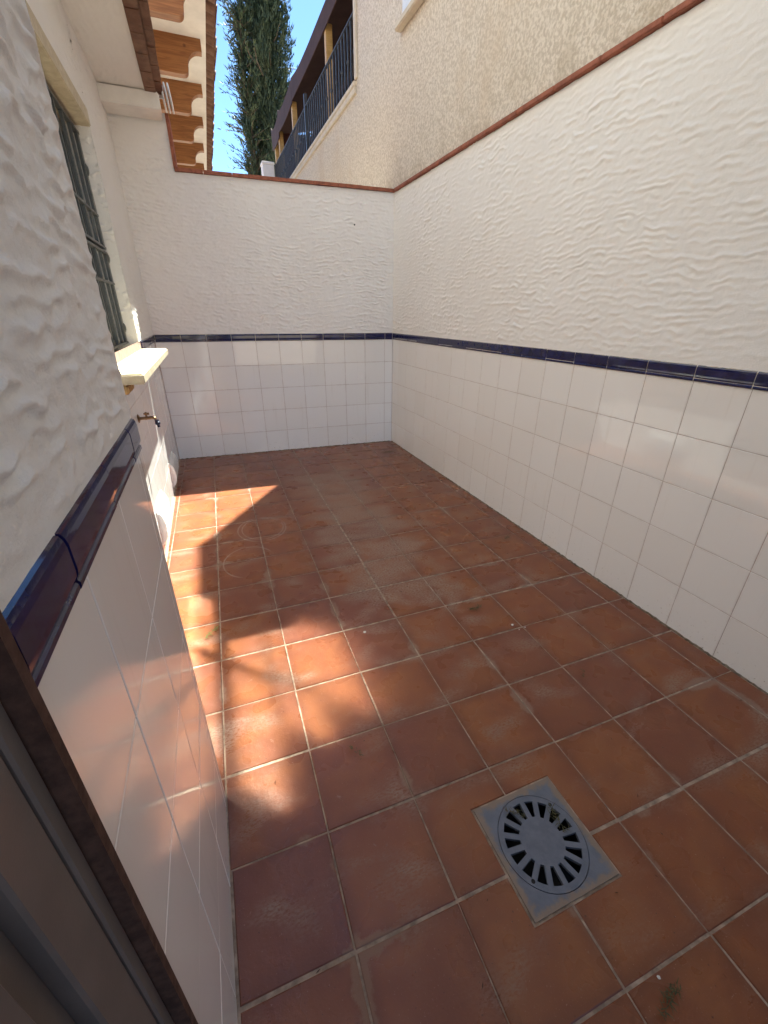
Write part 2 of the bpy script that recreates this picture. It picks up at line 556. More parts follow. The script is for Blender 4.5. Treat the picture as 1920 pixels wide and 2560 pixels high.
def ripple(s, t, seed, amp=0.0045, lam=0.040):
    """trowelled plaster: short, broken, roughly level wavelets with flatter patches between"""
    tq = t + 0.080 * perlin(s * 1.6, t * 1.6, seed + 2) + 0.10 * (s - np.mean(s)) * perlin(s * 0.5 + 3, t * 0.5, seed + 9)
    ph = tq / lam + 0.80 * perlin(s * 11, t * 13, seed) + 0.50 * perlin(s * 26, t * 33, seed + 1)
    wave = (0.5 + 0.5 * np.sin(2 * np.pi * ph)) ** 1.8
    brk = np.clip(0.55 + 1.7 * perlin(s * 14, t * 26, seed + 3), 0.08, 1.25)
    env = np.clip(0.85 + 0.9 * perlin(s * 2.4, t * 2.4, seed + 5), 0.35, 1.3)
    b = perlin(s * 36, t * 58, seed + 4)
    c = perlin(s * 95, t * 110, seed + 8)
    d = perlin(s * 4.2, t * 4.2, seed + 11)
    return amp * ((wave * brk - 0.30) * env + 0.45 * b * env + 0.20 * c + 0.45 * d)

class Frame:
    """a vertical wall plane: point(s along u, t up, d out)"""
    def __init__(self, o, u):
        self.o = Vector(o); self.u = Vector(u).normalized()
        self.v = Vector((0, 0, 1)); self.n = self.u.cross(self.v)
    def p(self, s, t, d=0.0):
        return self.o + self.u * s + self.v * t + self.n * d
    def mtx(self, s, t, d=0.0, jit=0.0):
        m = Matrix((self.u, self.v, self.n)).transposed().to_4x4()
        if jit:
            m = m @ Matrix.Rotation(random.gauss(0, jit), 4, 'X') @ Matrix.Rotation(random.gauss(0, jit), 4, 'Y')
        m.translation = self.p(s, t, d)
        return m

def plaster(name, fr, s0, s1, t0, t1, step, seed, parent, base=0.003, amp=0.0045, fade=True, lam=0.042, soft=False):
    ns = max(2, int((s1 - s0) / step)); nt_ = max(2, int((t1 - t0) / step))
    s = np.linspace(s0, s1, ns + 1); t = np.linspace(t0, t1, nt_ + 1)
    SS, TT = np.meshgrid(s, t)
    H = base + ripple(SS, TT, seed, amp, lam)
    if soft:
        H *= 0.35 + 0.65 * np.clip((s1 - SS) / 0.05, 0.0, 1.0)
    if fade:
        H = 0.001 + (H - 0.001) * np.clip((TT - t0) / 0.035, 0.0, 1.0) ** 0.8
    o, u, n = np.array(fr.o), np.array(fr.u), np.array(fr.n)
    V = o + SS[..., None] * u + H[..., None] * n
    V[..., 2] += TT
    V = V.reshape(-1, 3)
    i = np.arange(nt_)[:, None] * (ns + 1) + np.arange(ns)[None, :]
    F = np.stack([i, i + 1, i + ns + 2, i + ns + 1], -1).reshape(-1, 4)
    me = bpy.data.meshes.new(name)
    me.vertices.add(len(V)); me.vertices.foreach_set("co", V.ravel())
    me.loops.add(F.size); me.loops.foreach_set("vertex_index", F.ravel().astype(np.int32))
    me.polygons.add(len(F)); me.polygons.foreach_set("loop_start", np.arange(0, F.size, 4, dtype=np.int32))
    me.materials.append(MAT['plaster'])
    me.update(calc_edges=True)
    me.polygons.foreach_set("use_smooth", [True] * len(F))
    return obj(name, me, parent)

TCACHE = {}
def wall_tile(fr, s0, s1, t0, t1, parent, gap=0.0009, jit=0.0013):
    w, h = s1 - s0 - 2 * gap, t1 - t0 - 2 * gap
    if w < 0.006 or h < 0.006: return
    key = (round(w, 4), round(h, 4))
    if key not in TCACHE:
        a, b = w / 2, h / 2
        TCACHE[key] = slab_mesh("wall_tile", [(-a, -b), (a, -b), (a, b), (-a, b)], 0.007, 0.0012, MAT['tile'])
    obj("wall_tile", TCACHE[key], parent, fr.mtx((s0 + s1) / 2, (t0 + t1) / 2, random.uniform(-0.0003, 0.0003), jit))

TRIM_PROF = [(-0.004, 0.001), (0.0052, 0.001), (0.0064, 0.003), (0.0064, 0.008), (0.0046, 0.010), (0.0050, 0.0125), (0.0070, 0.016),
             (0.0077, 0.022), (0.0077, 0.045), (0.0066, 0.051), (0.0045, 0.0555), (0.001, 0.057), (-0.004, 0.057)]
RCACHE = {}
def trim_tile(fr, s0, s1, t, parent, gap=0.0018, cut0=0.0, cut1=0.0):
    L = s1 - s0 - 2 * gap
    if L < 0.006: return
    key = (round(L, 4), round(cut0, 3), round(cut1, 3))
    if key not in RCACHE:
        n = len(TRIM_PROF)
        V = [(-L / 2 + cut0 * p[0], p[1], p[0]) for p in TRIM_PROF] + [(L / 2 - cut1 * p[0], p[1], p[0]) for p in TRIM_PROF]
        Fc = [(i, (i + 1) % n, n + (i + 1) % n, n + i) for i in range(n)]
        Fc += [tuple(range(n))[::-1], tuple(range(n, 2 * n))]
        Fc = [tuple(reversed(f)) for f in Fc]
        me = mesh("trim_tile", V, Fc, MAT['blue'])
        RCACHE[key] = me
    obj("trim_tile", RCACHE[key], parent, fr.mtx((s0 + s1) / 2, t, random.uniform(-0.0005, 0.0005), 0.0008))

def grout_backing(name, fr, s0, s1, t0, t1, parent, d=-0.0016):
    vs = [fr.p(s0, t0, d), fr.p(s1, t0, d), fr.p(s1, t1, d), fr.p(s0, t1, d)]
    obj(name, mesh(name, vs, [(0, 1, 2, 3)], MAT['grout_wall']), parent)

def grout_strip(fr, s0, s1, parent):
    """pale joint filler showing between the trim pieces and as an uneven bead above them"""
    n = int((s1 - s0) / 0.02)
    V, F = [], []
    for i in range(n + 1):
        s_ = s0 + (s1 - s0) * i / n
        top = ZTR + random.uniform(-0.0005, 0.003)
        V += [fr.p(s_, ZT + .001, 0.0045), fr.p(s_, ZTR - .006, 0.0045), fr.p(s_, top - .001, 0.0035), fr.p(s_, top + .002, -0.001)]
    for i in range(n):
        for q in range(3):
            a_ = i * 4 + q
            F.append((a_, a_ + 4, a_ + 5, a_ + 1))
    obj("trim_grout", mesh("trim_grout", V, F, MAT['bead']), parent)

def dirt_bead(pts, up, parent):
    """grimy mortar fillet where wall meets floor"""
    V, F = [], []
    for p, nrm in pts:
        w = random.uniform(0.003, 0.010); h = random.uniform(0.002, 0.007)
        V += [p + Vector((0, 0, h)), p + nrm * w * .5 + Vector((0, 0, h * .45)), p + nrm * w + Vector((0, 0, -.001))]
    for i in range(len(pts) - 1):
        for q in range(2):
            a_ = i * 3 + q
            F.append((a_, a_ + 1, a_ + 4, a_ + 3))
    obj("mortar_bead", mesh("mortar_bead", V, F, MAT['grime']), parent)

def joints(a, b, first, step):
    """cut positions from a to b at first+k*step"""
    k0 = math.ceil((a - first) / step + 1e-6)
    out = [a]
    x = first + k0 * step
    while x < b - 1e-6:
        if x - out[-1] > 1e-4: out.append(x)
        x += step
    out.append(b)
    return out

# ------------------------------------------------------------------ ground and floor
FX0, FX1, FY0, FY1 = -2.066, -0.002, -5.6, 0.0
DC = Vector((-1.072, -3.614)); DH = 0.125
ground = obj("ground", mesh("ground", [(-300, -300, -0.25), (300, -300, -0.25), (300, 300, -0.25), (-300, 300, -0.25)], [(0, 1, 2, 3)], MAT['ground']))
tag(ground, kind="structure")

def ring_rect(x0, x1, y0, y1, hx0, hx1, hy0, hy1, z):
    vs = [(x0, y0, z), (x1, y0, z), (x1, y1, z), (x0, y1, z), (hx0, hy0, z), (hx1, hy0, z), (hx1, hy1, z), (hx0, hy1, z)]
    fs = [(0, 1, 5, 4), (1, 2, 6, 5), (2, 3, 7, 6), (3, 0, 4, 7)]
    return vs, fs
vs, fs = ring_rect(-2.3, 0.10, -5.8, 0.24, DC.x - DH + .004, DC.x + DH - .004, DC.y - DH + .004, DC.y + DH - .004, -0.0022)
vs2, fs2 = ring_rect(-2.3, 0.10, -5.8, 0.24, DC.x - DH + .004, DC.x + DH - .004, DC.y - DH + .004, DC.y + DH - .004, -0.2)
floor = obj("floor", mesh("floor", vs + vs2, fs + [tuple(8 + i for i in f) for f in fs2] + [(4, 5, 13, 12), (5, 6, 14, 13), (6, 7, 15, 14), (7, 4, 12, 15)], MAT['grout_floor']))
tag(floor, kind="structure")

FO = Vector((-1.57216, -2.90694)); FA = -0.01503; PX, PY = 0.24522, 0.24361
ca, sa = math.cos(FA), math.sin(FA)
gapx, gapy = 0.0019, 0.0024
WX = {2: 0.0038, 4: 0.0024}
WY = {-3: 0.0040, 1: 0.0038, 2: 0.0038, -1: 0.0026, 6: 0.0030}
full_me = {}
for j in range(-12, 13):
    for i in range(-3, 8):
        cx = FO.x + ca * PX * (i + .5) - sa * PY * (j + .5)
        cy = FO.y + sa * PX * (i + .5) + ca * PY * (j + .5)
        hx, hy = PX / 2, PY / 2
        gl = WX.get(i, gapx) if j > 0 else gapx
        gr = WX.get(i + 1, gapx) if j > 0 else gapx
        gb, gt = WY.get(j, gapy), WY.get(j + 1, gapy)
        sq = [(-hx + gl, -hy + gb), (hx - gr, -hy + gb), (hx - gr, hy - gt), (-hx + gl, hy - gt)]
        full_area = (2 * hx - gl - gr) * (2 * hy - gb - gt)
        rz = FA + random.gauss(0, 0.002)
        jx, jy = random.gauss(0, 0.0006), random.gauss(0, 0.0008)
        c2, s2 = math.cos(rz), math.sin(rz)
        tow = lambda q: (cx + jx + c2 * q[0] - s2 * q[1], cy + jy + s2 * q[0] + c2 * q[1])
        tol = lambda q: (c2 * (q[0] - cx - jx) + s2 * (q[1] - cy - jy), -s2 * (q[0] - cx - jx) + c2 * (q[1] - cy - jy))
        wp = [tow(q) for q in sq]
        cl = wp
        cl = clip_poly(cl, FX0 + 0.006, 0, 1, 0)
        cl = clip_poly(cl, FX1 - 0.006, 0, -1, 0)
        cl = clip_poly(cl, 0, -0.006, -0.04844, -1)       # back wall line y = -0.04844 x
        cl = clip_poly(cl, 0, FY0, 0, 1)
        # pier footprint: floor stops at its face in front of y < -3.2
        if cy < -3.2 - 0.12:
            cl = clip_poly(cl, -1.823 + 0.006, 0, 1, 0)
        if len(cl) < 3: continue
        area = abs(sum(cl[k][0] * cl[(k + 1) % len(cl)][1] - cl[(k + 1) % len(cl)][0] * cl[k][1] for k in range(len(cl)))) / 2
        if area < 0.0012: continue
        # drain notch
        inside = [k for k, q in enumerate(cl) if abs(q[0] - DC.x) < DH and abs(q[1] - DC.y) < DH]
        notch = False
        if len(inside) == 1 and len(cl) == 4:
            k = inside[0]; q = cl[k]; pv = cl[k - 1]; nx_ = cl[(k + 1) % 4]
            g = DH + 0.0055
            def hit(a, b):
                lo, hi = 0.0, 1.0
                for _ in range(40):
                    m = (lo + hi) / 2
                    pt = (a[0] + (b[0] - a[0]) * m, a[1] + (b[1] - a[1]) * m)
                    if abs(pt[0] - DC.x) < g and abs(pt[1] - DC.y) < g: lo = m
                    else: hi = m
                return pt
            h1, h2 = hit(q, pv), hit(q, nx_)
            corner = (DC.x + math.copysign(g, cx - DC.x), DC.y + math.copysign(g, cy - DC.y))
            cl = cl[:k] + [h1, corner, h2] + cl[k + 1:]
            notch = True
        whole = (len(cl) == 4 and abs(area - full_area) < 1e-6 and not notch)
        if whole:
            key = (gl, gr, gb, gt)
            if key not in full_me:
                full_me[key] = slab_mesh("floor_tile", sq, 0.008, 0.0022, MAT['floor'])
            me = full_me[key]
        else:
            me = slab_mesh("floor_tile", [tol(q) for q in cl], 0.008, 0.0022, MAT['floor'])
        m = Matrix.Translation((cx + jx, cy + jy, random.uniform(-0.0007, 0.0005))) @ Matrix.Rotation(rz, 4, 'Z') @ Matrix.Rotation(random.gauss(0, 0.0022), 4, 'X') @ Matrix.Rotation(random.gauss(0, 0.0022), 4, 'Y')
        obj("floor_tile", me, floor, m)

# ------------------------------------------------------------------ walls round the yard
ZT = 1.002          # top of white tiling
ZTR = 1.0585        # top of blue trim
ROWS = [0.0, 0.2, 0.4, 0.6, 0.8, ZT]
RF = Frame((0, 0, 0), (0, -1, 0))                       # right wall, s = -y
BF = Frame((0, 0, 0), (1, -0.04844, 0))                 # back wall, s ~ x
LF = Frame((-2.07, 0, 0), (0, 1, 0))                    # house wall, s = y
PF = Frame((-1.823, 0, 0), (0, 1, 0))                   # pier face, s = y

# right-hand boundary wall
right = thing("boundary_wall", (0.05, -2.8, 0), "long white boundary wall on the right, tiled below and capped by the cream neighbouring house", "wall")
box("wall_core", 0.0035, 0.118, -5.6, -0.12, -0.1, 2.150, MAT['plaster'], right)
grout_backing("grout", RF, 0.0, 5.6, 0.0, ZTR, right)
grout_strip(RF, 0.0, 4.75, right)
sj = joints(0.001, 4.75, 3.141 - 0.2 * 15, 0.2)
for a, b in zip(sj, sj[1:]):
    for t0, t1 in zip(ROWS, ROWS[1:]):
        wall_tile(RF, a, b, t0, t1, right)
    trim_tile(RF, a, b, ZT, right, cut0=1.0 if a < 0.01 else 0.0)
plaster("plaster", RF, 0.0, 3.2, ZTR - 0.001, 2.150, 0.0050, 100, right, amp=0.0044, lam=0.028)
plaster("plaster", RF, 3.2, 4.75, ZTR - 0.001, 2.150, 0.014, 100, right, amp=0.0044, lam=0.028)
for a, b in zip(*(lambda q: (q, q[1:]))(joints(0.03, 4.9, 0.034, 0.2705))):
    z = random.uniform(-0.001, 0.001)
    m = box("coping_tile", -0.022, 0.019, -b + 0.0015, -a - 0.0015, 2.152 + z, 2.174 + z, MAT['cap'], right, 0.003)

# back wall with its taller piece against the house
back = thing("back_wall", (-1.0, 0.12, 0), "white textured back wall with blue trim, lower half tiled, stepping up on the left", "wall")
bm = bmesh.new()
def bpt(x, d): 
    q = BF.p(x / BF.u.x, 0, d); return (q.x, q.y)
prism(bm, [bpt(-1.705, -0.0035), bpt(0.02, -0.0035), bpt(0.02, -0.125), bpt(-1.705, -0.125)], 'z', -0.1, 2.150)
bm_obj("wall_core", bm, MAT['plaster'], back)
bm = bmesh.new()
prism(bm, [bpt(-2.2, -0.0035), bpt(-1.706, -0.0035), bpt(-1.706, -0.125), bpt(-2.2, -0.125)], 'z', -0.1, 2.47)
bm_obj("raised_core", bm, MAT['plaster'], back)
SL = -2.07 / BF.u.x
grout_backing("grout", BF, SL, 0.0, 0.0, ZTR, back)
grout_strip(BF, SL, 0.0, back)
sj = joints(SL, -0.001, -0.0805 / BF.u.x, 0.19895)
for a, b in zip(sj, sj[1:]):
    for t0, t1 in zip(ROWS, ROWS[1:]):
        wall_tile(BF, a, b, t0, t1, back)
    trim_tile(BF, a, b, ZT, back, cut0=1.0 if a < SL + 0.01 else 0.0, cut1=1.0 if b > -0.01 else 0.0)
plaster("plaster", BF, SL, 0.002, ZTR - 0.001, 2.150, 0.0045, 200, back, amp=0.0056, lam=0.030)
plaster("plaster", BF, SL, -1.704 / BF.u.x, 2.150, 2.475, 0.0045, 200, back, amp=0.0056, lam=0.030, fade=False)
cj = joints(-1.70, 0.0, -0.286, 0.2035)
for a, b in zip(cj, cj[1:]):
    bm = bmesh.new()
    z = random.uniform(-0.001, 0.0012); dd = random.uniform(-0.002, 0.002)
    prism(bm, [bpt(a + .0015, 0.021 + dd), bpt(b - .0015, 0.021 + dd), bpt(b - .0015, -0.135), bpt(a + .0015, -0.135)], 'z', 2.152 + z, 2.174 + z)
    bm_obj("coping_tile", bm, MAT['cap'], back)
for z0, z1 in ((2.1765, 2.325), (2.3275, 2.47)):
    bm = bmesh.new()
    prism(bm, [bpt(-1.7045, 0.021), bpt(-1.683, 0.021), bpt(-1.683, -0.13), bpt(-1.7045, -0.13)], 'z', z0, z1)
    bm_obj("edge_tile", bm, MAT['cap'], back)
bm = bmesh.new()
lathe(bm, [(0.001, 0), (0.006, 0.0), (0.006, 0.004), (0.001, 0.006)], BF.p(-0.358, 1.904, 0.002), BF.n, 10)
bm_obj("nail_plug", bm, MAT['room'], back)

dirt_bead([(Vector((-0.0005, -0.01 - 0.012 * i, 0)), Vector((-1, 0, 0))) for i in range(390)], 1, floor)
dirt_bead([(BF.p(SL + 0.012 * i, 0, 0.0005), BF.n.copy()) for i in range(172)], 1, floor)

# ------------------------------------------------------------------ the house on the left
house = thing("white_house", (-2.6, -2.2, 0), "white house on the left with barred window, tiled base and nearby textured pier", "house")
WY0, WY1, WZ0, WZ1 = -2.62, -0.875, 1.012, 2.085        # window opening
def core(name, x0, x1, y0, y1, z0, z1, mat='plaster'):
    return box(name, x0, x1, y0, y1, z0, z1, MAT[mat], house)
core("wall_core", -2.34, -2.0735, -3.2, 0.098, -0.1, 0.965)
core("wall_core", -2.34, -2.0735, WY1, 0.098, 0.966, 2.62)
core("wall_core", -2.34, -2.0735, -3.2, WY0, 0.966, 2.62)
core("wall_core", -2.34, -2.0735, WY0, WY1, 2.16, 2.62)
core("room_back", -3.6, -3.5, -3.2, 0.1, 0, 2.6, 'room')
core("room_floor", -3.5, -2.35, -3.2, 0.1, 0.0, 0.1, 'room')
core("room_ceiling", -3.5, -2.35, -3.2, 0.1, 2.5, 2.6, 'room')
core("room_side", -3.5, -2.35, -0.6, -0.5, 0.1, 2.5, 'room')
core("room_side", -3.5, -2.35, -3.1, -3.0, 0.1, 2.5, 'room')
grout_backing("grout", LF, -3.2, 0.1, 0.0, ZTR, house)
sj = joints(-3.2, 0.099, 0.099 - 0.16, 0.2)
for a, b in zip(sj, sj[1:]):
    for t0, t1 in zip(ROWS, ROWS[1:]):
        if t1 > 0.95 and WY0 - .12 < (a + b) / 2 < WY1 + .06:
            t1 = 0.94
        wall_tile(LF, a, b, t0, t1, house)
    if a > -0.80:
        trim_tile(LF, a, b, ZT, house, cut1=1.0 if b > 0.09 else 0.0)
    elif b > -0.80:
        trim_tile(LF, -0.775, b, ZT, house)
plaster("plaster", LF, WY1, 0.1, ZTR - 0.001, 2.52, 0.006, 300, house, amp=0.0050, lam=0.030)
plaster("plaster", LF, -3.2, WY1, 2.155, 2.52, 0.008, 300, house, amp=0.0050, lam=0.030)
plaster("plaster", LF, -3.2, WY0, ZTR - 0.001, 2.156, 0.012, 300, house, amp=0.0050, lam=0.030)
JF = Frame((-2.23, WY1, 0), (1, 0, 0))                   # far reveal of the window, faces the camera
plaster("window_reveal", JF, 0.0, 0.163, WZ0 - 0.004, WZ1 + .004, 0.005, 330, house, base=0.0, amp=0.0150, lam=0.050, fade=False)
box("lintel", -2.235, -2.062, WY0 - 0.02, WY1 + 0.004, WZ1, 2.158, MAT['stone'], house, 0.004)
sill = box("window_sill", -2.24, -1.922, -2.14, -0.765, 0.972, WZ0, MAT['stone'], house, 0.006)
box("window_sill", -2.24, -2.06, -2.62, -2.142, 0.972, WZ0, MAT['stone'], house, 0.004)
box("rough_brick", -2.0685, -1.985, -2.13, -1.98, 0.935, 0.9705, MAT['brick'], house, 0.006)

# window: the far sash; the tilted panes after it are added
def sash(y0, y1, tilt):
    fr = bmesh.new()
    z0, z1 = WZ0 + .012, WZ1 - .006
    H = z1 - z0
    w = 0.05
    for a in ((y0, y0 + w, 0, H), (y1 - w, y1, 0, H), (y0 + w, y1 - w, 0, w), (y0 + w, y1 - w, H - w, H)):
        add_box(fr, -0.045, 0.0, a[0], a[1], a[2], a[3])
    m = Matrix.Translation((-2.182, 0, z0)) @ Matrix.Rotation(-tilt, 4, 'Y')
    f = bm_obj("window_sash", fr, MAT['steel'], house, m)
    g = bmesh.new()
    add_box(g, -0.022, -0.012, y0 + w, y1 - w, w, H - w)
    bm_obj("pane", g, MAT['glass'], f, m)
sash(-1.60, -0.895, 0.0)
# unseen tilted panes added along the wall to throw sun onto the floor
def added_pane(y0, y1, z0, z1, tilt, out=True):
    w = 0.016; H = z1 - z0
    fr = bmesh.new()
    for a in ((y0, y0 + w, 0, H), (y1 - w, y1, 0, H), (y0 + w, y1 - w, 0, w), (y0 + w, y1 - w, H - w, H)):
        add_box(fr, -0.03, 0.004, a[0], a[1], a[2], a[3])
    m = Matrix.Translation((-2.056 + H * math.sin(tilt) if out else -2.062, 0, z0)) @ Matrix.Rotation(-tilt, 4, 'Y')
    f = bm_obj("window_sash", fr, MAT['plastic'], house, m)  # frame of the added pane
    g = bmesh.new()
    add_box(g, -0.008, 0.0, y0 + w, y1 - w, w, H - w)
    bm_obj("pane", g, MAT['glass'], f, m)
added_pane(-2.36, -1.90, 1.016, 2.04, R(3.4), False)
added_pane(-2.61, -2.37, 1.016, 1.42, R(3.4), False)
for zz in (0.20, 0.59):
    added_pane(-2.42, -2.02, zz, zz + 0.385, R(3.4))
    added_pane(-2.94, -2.43, zz, zz + 0.385, R(3.4))

# iron grille in the window
gx0, gx1 = -2.139, -2.125
zs = [1.058, 1.372, 1.522, 1.548, 1.70, 2.05]
for z in zs:
    box("grille_bar", gx0 - .004, gx1 + .004, -1.595, WY1 - .008, z - .006, z + .006, MAT['steel'], house, 0.001)
yb = WY1 - 0.03
first = True
while yb > -1.56:
    w = 0.022 if first else 0.0095
    for za, zb in zip(zs, zs[1:]):
        if zb - za < 0.05: continue
        box("grille_bar", gx0, gx1, yb - w, yb + w, za + .006, zb - .006, MAT['steel'], house, 0.0015)
    if first:
        for z in (1.14, 1.50, 1.90):
            bm = bmesh.new()
            lathe(bm, [(0.004, 0), (0.026, 0.001), (0.026, 0.006), (0.014, 0.012), (0.003, 0.014)], (gx1 - .004, yb + w - .006, z), (1, 0, 0), 16)
            bm_obj("fixing_boss", bm, MAT['steel'], house)
    first = False
    yb -= 0.145

# canopy over the window with its tiled edge and the beam at the back
CZ = 2.50
box("canopy_slab", -2.34, -1.752, -1.22, 0.05, CZ + .022, 2.62, MAT['plaster'], house)
class HF:  # horizontal frame looking down (soffit)
    o = Vector((-2.07, 0, CZ)); u = Vector((0, 1, 0)); n = Vector((0, 0, -1))
def soffit(name, x0, x1, y0, y1, z, seed):
    step = 0.008
    xs = np.linspace(x0, x1, int((x1 - x0) / step) + 2); ys = np.linspace(y0, y1, int((y1 - y0) / step) + 2)
    X, Y = np.meshgrid(xs, ys)
    Z = z - ripple(Y, X, seed, 0.003, 0.03)
    V = np.stack([X, Y, Z], -1).reshape(-1, 3)
    nx, ny = len(xs), len(ys)
    i = np.arange(ny - 1)[:, None] * nx + np.arange(nx - 1)[None, :]
    F = np.stack([i, i + nx, i + nx + 1, i + 1], -1).reshape(-1, 4)
    obj(name, mesh(name, V.tolist(), F.tolist(), MAT['plaster'], True), house)
soffit("canopy_soffit", -2.08, -1.752, -1.22, 0.06, CZ + .02, 350)
box("canopy_beam", -2.072, -1.722, -0.13, 0.079, 2.428, 2.515, MAT['white'], house, 0.006)
y = -1.22
while y < -0.16:
    L = 0.205
    box("eave_tile", -1.790, -1.692 + random.uniform(-.004, .004), y + .002, y + L - .002, 2.545 + random.uniform(-.003, .003), 2.572, MAT['rooftile'], house, 0.005)
    box("eave_tile", -1.80, -1.735, y + .002, y + L - .002, 2.508, 2.543, MAT['rooftile'], house, 0.004)
    y += L
bm = bmesh.new()
prism(bm, [(-1.73, 2.625), (-2.355, 2.74), (-2.355, 2.80), (-1.73, 2.665)], 'y', -1.22, 0.05)
bm_obj("canopy_roof", bm, MAT['rooftile'], house)
box("roof", -4.8, -2.2, -9.2, 0.3, 6.22, 6.38, MAT['rooftile'], house)  # unseen roof of the added upper storey

box("shade_ledge", -2.34, -1.925, -3.19, -1.222, 2.50, 2.62, MAT['plaster'], house)  # unseen ledge added to keep sun off the wall top
# upper storey added out of view to bounce sun into the yard
box("added_upper_wall", -4.6, -2.36, -9.0, 0.10, 2.60, 6.2, MAT['white'], house)
# the pier beside the camera
core("pier_core", -2.34, -1.8265, -3.7735, -3.2035, -0.1, 2.62)
grout_backing("grout", PF, -3.774, -3.2, 0.0, ZTR, house)
sj = joints(-3.774, -3.2015, -3.425, 0.19)
for a, b in zip(sj, sj[1:]):
    for t0, t1 in zip(ROWS, ROWS[1:]):
        wall_tile(PF, a, b, t0, t1, house, jit=0.0008)
sj = joints(-3.774, -3.2015, -3.468, 0.186)
for a, b in zip(sj, sj[1:]):
    trim_tile(PF, a, b, ZT, house)
plaster("pier_plaster", PF, -3.774, -3.2, ZTR - 0.001, 2.62, 0.0030, 400, house, base=0.003, amp=0.0060, lam=0.027, soft=True)
EF = Frame((-1.823, -3.2, 0), (-1, 0, 0))                # far side of the pier, faces the back wall
grout_backing("grout", EF, 0.0, 0.247, 0.0, ZTR, house)
for a, b in ((0.0, 0.047), (0.047, 0.246)):
    for t0, t1 in zip(ROWS, ROWS[1:]):
        wall_tile(EF, a, b, t0, t1, house)
    trim_tile(EF, a, b, ZT, house)
plaster("pier_plaster", EF, 0.0, 0.247, ZTR - 0.001, 2.62, 0.008, 430, house, base=0.004, amp=0.005)
core("wall_core", -2.34, -1.8265, -9.0, -4.80, -0.1, 2.62)
core("door_header", -2.34, -1.8265, -4.799, -3.90, 2.15, 2.62)
core("room_back", -3.4, -3.3, -5.2, -3.6, 0, 2.6, 'room')
core("room_floor", -3.3, -1.84, -4.8, -3.9, -0.05, 0.0, 'room')

# porch put out of view above the camera to darken the near floor
box("added_porch_slab", -2.34, -0.03, -8.0, -4.15, 2.70, 2.86, MAT['added_porch'], house)

# door frame at the camera's left
dfr = thing("metal_door_frame", (-1.86, -3.84, 0), "taupe metal door frame with stepped grooves in the lower left foreground", "door frame")
def jamb(name, poly, mat='frame'):
    bm = bmesh.new()
    prism(bm, poly, 'z', -0.02, 2.14)
    bmesh.ops.recalc_face_normals(bm, faces=bm.faces)
    bm_obj(name, bm, MAT[mat], dfr)
jamb("wall_gap", [(-1.90, -3.785), (-1.8150, -3.785), (-1.8150, -3.7745), (-1.90, -3.7745)], 'mortar')
jamb("frame_face", [(-1.92, -3.802), (-1.8295, -3.802), (-1.8275, -3.800), (-1.8275, -3.788), (-1.8295, -3.7855), (-1.92, -3.7855)])
jamb("frame_step", [(-1.92, -3.848), (-1.8315, -3.848), (-1.829, -3.846), (-1.829, -3.806), (-1.832, -3.8025), (-1.92, -3.8025)])
jamb("frame_rebate", [(-1.92, -3.875), (-1.842, -3.875), (-1.842, -3.8485), (-1.92, -3.8485)])
jamb("frame_lip", [(-1.92, -3.892), (-1.833, -3.892), (-1.831, -3.889), (-1.831, -3.878), (-1.833, -3.8755), (-1.92, -3.8755)])

# ------------------------------------------------------------------ yard fittings
# floor drain
dr = thing("floor_drain", (DC.x, DC.y, 0), "square grey floor drain with round slotted grate set in terracotta tiles", "drain")
N = 96
def sqpt(t):
    c, s = math.cos(t), math.sin(t)
    k = DH / max(abs(c), abs(s))
    return (c * k, s * k)
ro = 0.1115
bm = bmesh.new()
angs = sorted(set([2 * math.pi * i / N for i in range(N)] + [math.pi / 4 + k * math.pi / 2 for k in range(4)]))
O = [bm.verts.new((DC.x + sqpt(t)[0], DC.y + sqpt(t)[1], 0.0016)) for t in angs]
O0 = [bm.verts.new((DC.x + sqpt(t)[0], DC.y + sqpt(t)[1], -0.012)) for t in angs]
I = [bm.verts.new((DC.x + math.cos(t) * ro, DC.y + math.sin(t) * ro, 0.0016)) for t in angs]
I0 = [bm.verts.new((DC.x + math.cos(t) * ro, DC.y + math.sin(t) * ro, -0.012)) for t in angs]
n = len(angs)
for i in range(n):
    j = (i + 1) % n
    bm.faces.new((O[i], O[j], I[j], I[i])); bm.faces.new((O0[i], O0[j], O[j], O[i])); bm.faces.new((I[i], I[j], I0[j], I0[i]))
bm_obj("frame_plate", bm, MAT['drain'], dr)
# grate: hub, spokes and rim in one plate with 16 openings
bm = bmesh.new()
r1, r2, r3 = 0.056, 0.0955, 0.1100
NS = 16; half = 0.0066
def ringpts(r, a, b, k):
    return [(DC.x + r * math.cos(a + (b - a) * q / k), DC.y + r * math.sin(a + (b - a) * q / k)) for q in range(k + 1)]
ZG = 0.0022
def face_up(pts, z):
    return bm.faces.new([bm.verts.new((p[0], p[1], z)) for p in pts])
def ring_faces(ra, rb, z):
    for i in range(N):
        a, b = 2 * math.pi * i / N, 2 * math.pi * (i + 1) / N
        face_up([(DC.x + ra * math.cos(a), DC.y + ra * math.sin(a)), (DC.x + rb * math.cos(a), DC.y + rb * math.sin(a)),
                 (DC.x + rb * math.cos(b), DC.y + rb * math.sin(b)), (DC.x + ra * math.cos(b), DC.y + ra * math.sin(b))], z)
ring_faces(0.0, r1, ZG); ring_faces(r2, r3, ZG)
for k in range(NS):
    a = 2 * math.pi * (k + .5) / NS + 0.09
    u = Vector((math.cos(a), math.sin(a))); v = Vector((-u.y, u.x))
    face_up([DC + u * (r1 - .004) - v * half, DC + u * (r2 + .004) - v * half, DC + u * (r2 + .004) + v * half, DC + u * (r1 - .004) + v * half], ZG + 0.0001)
bmesh.ops.remove_doubles(bm, verts=bm.verts, dist=1e-6)
geo = bmesh.ops.extrude_face_region(bm, geom=list(bm.faces))
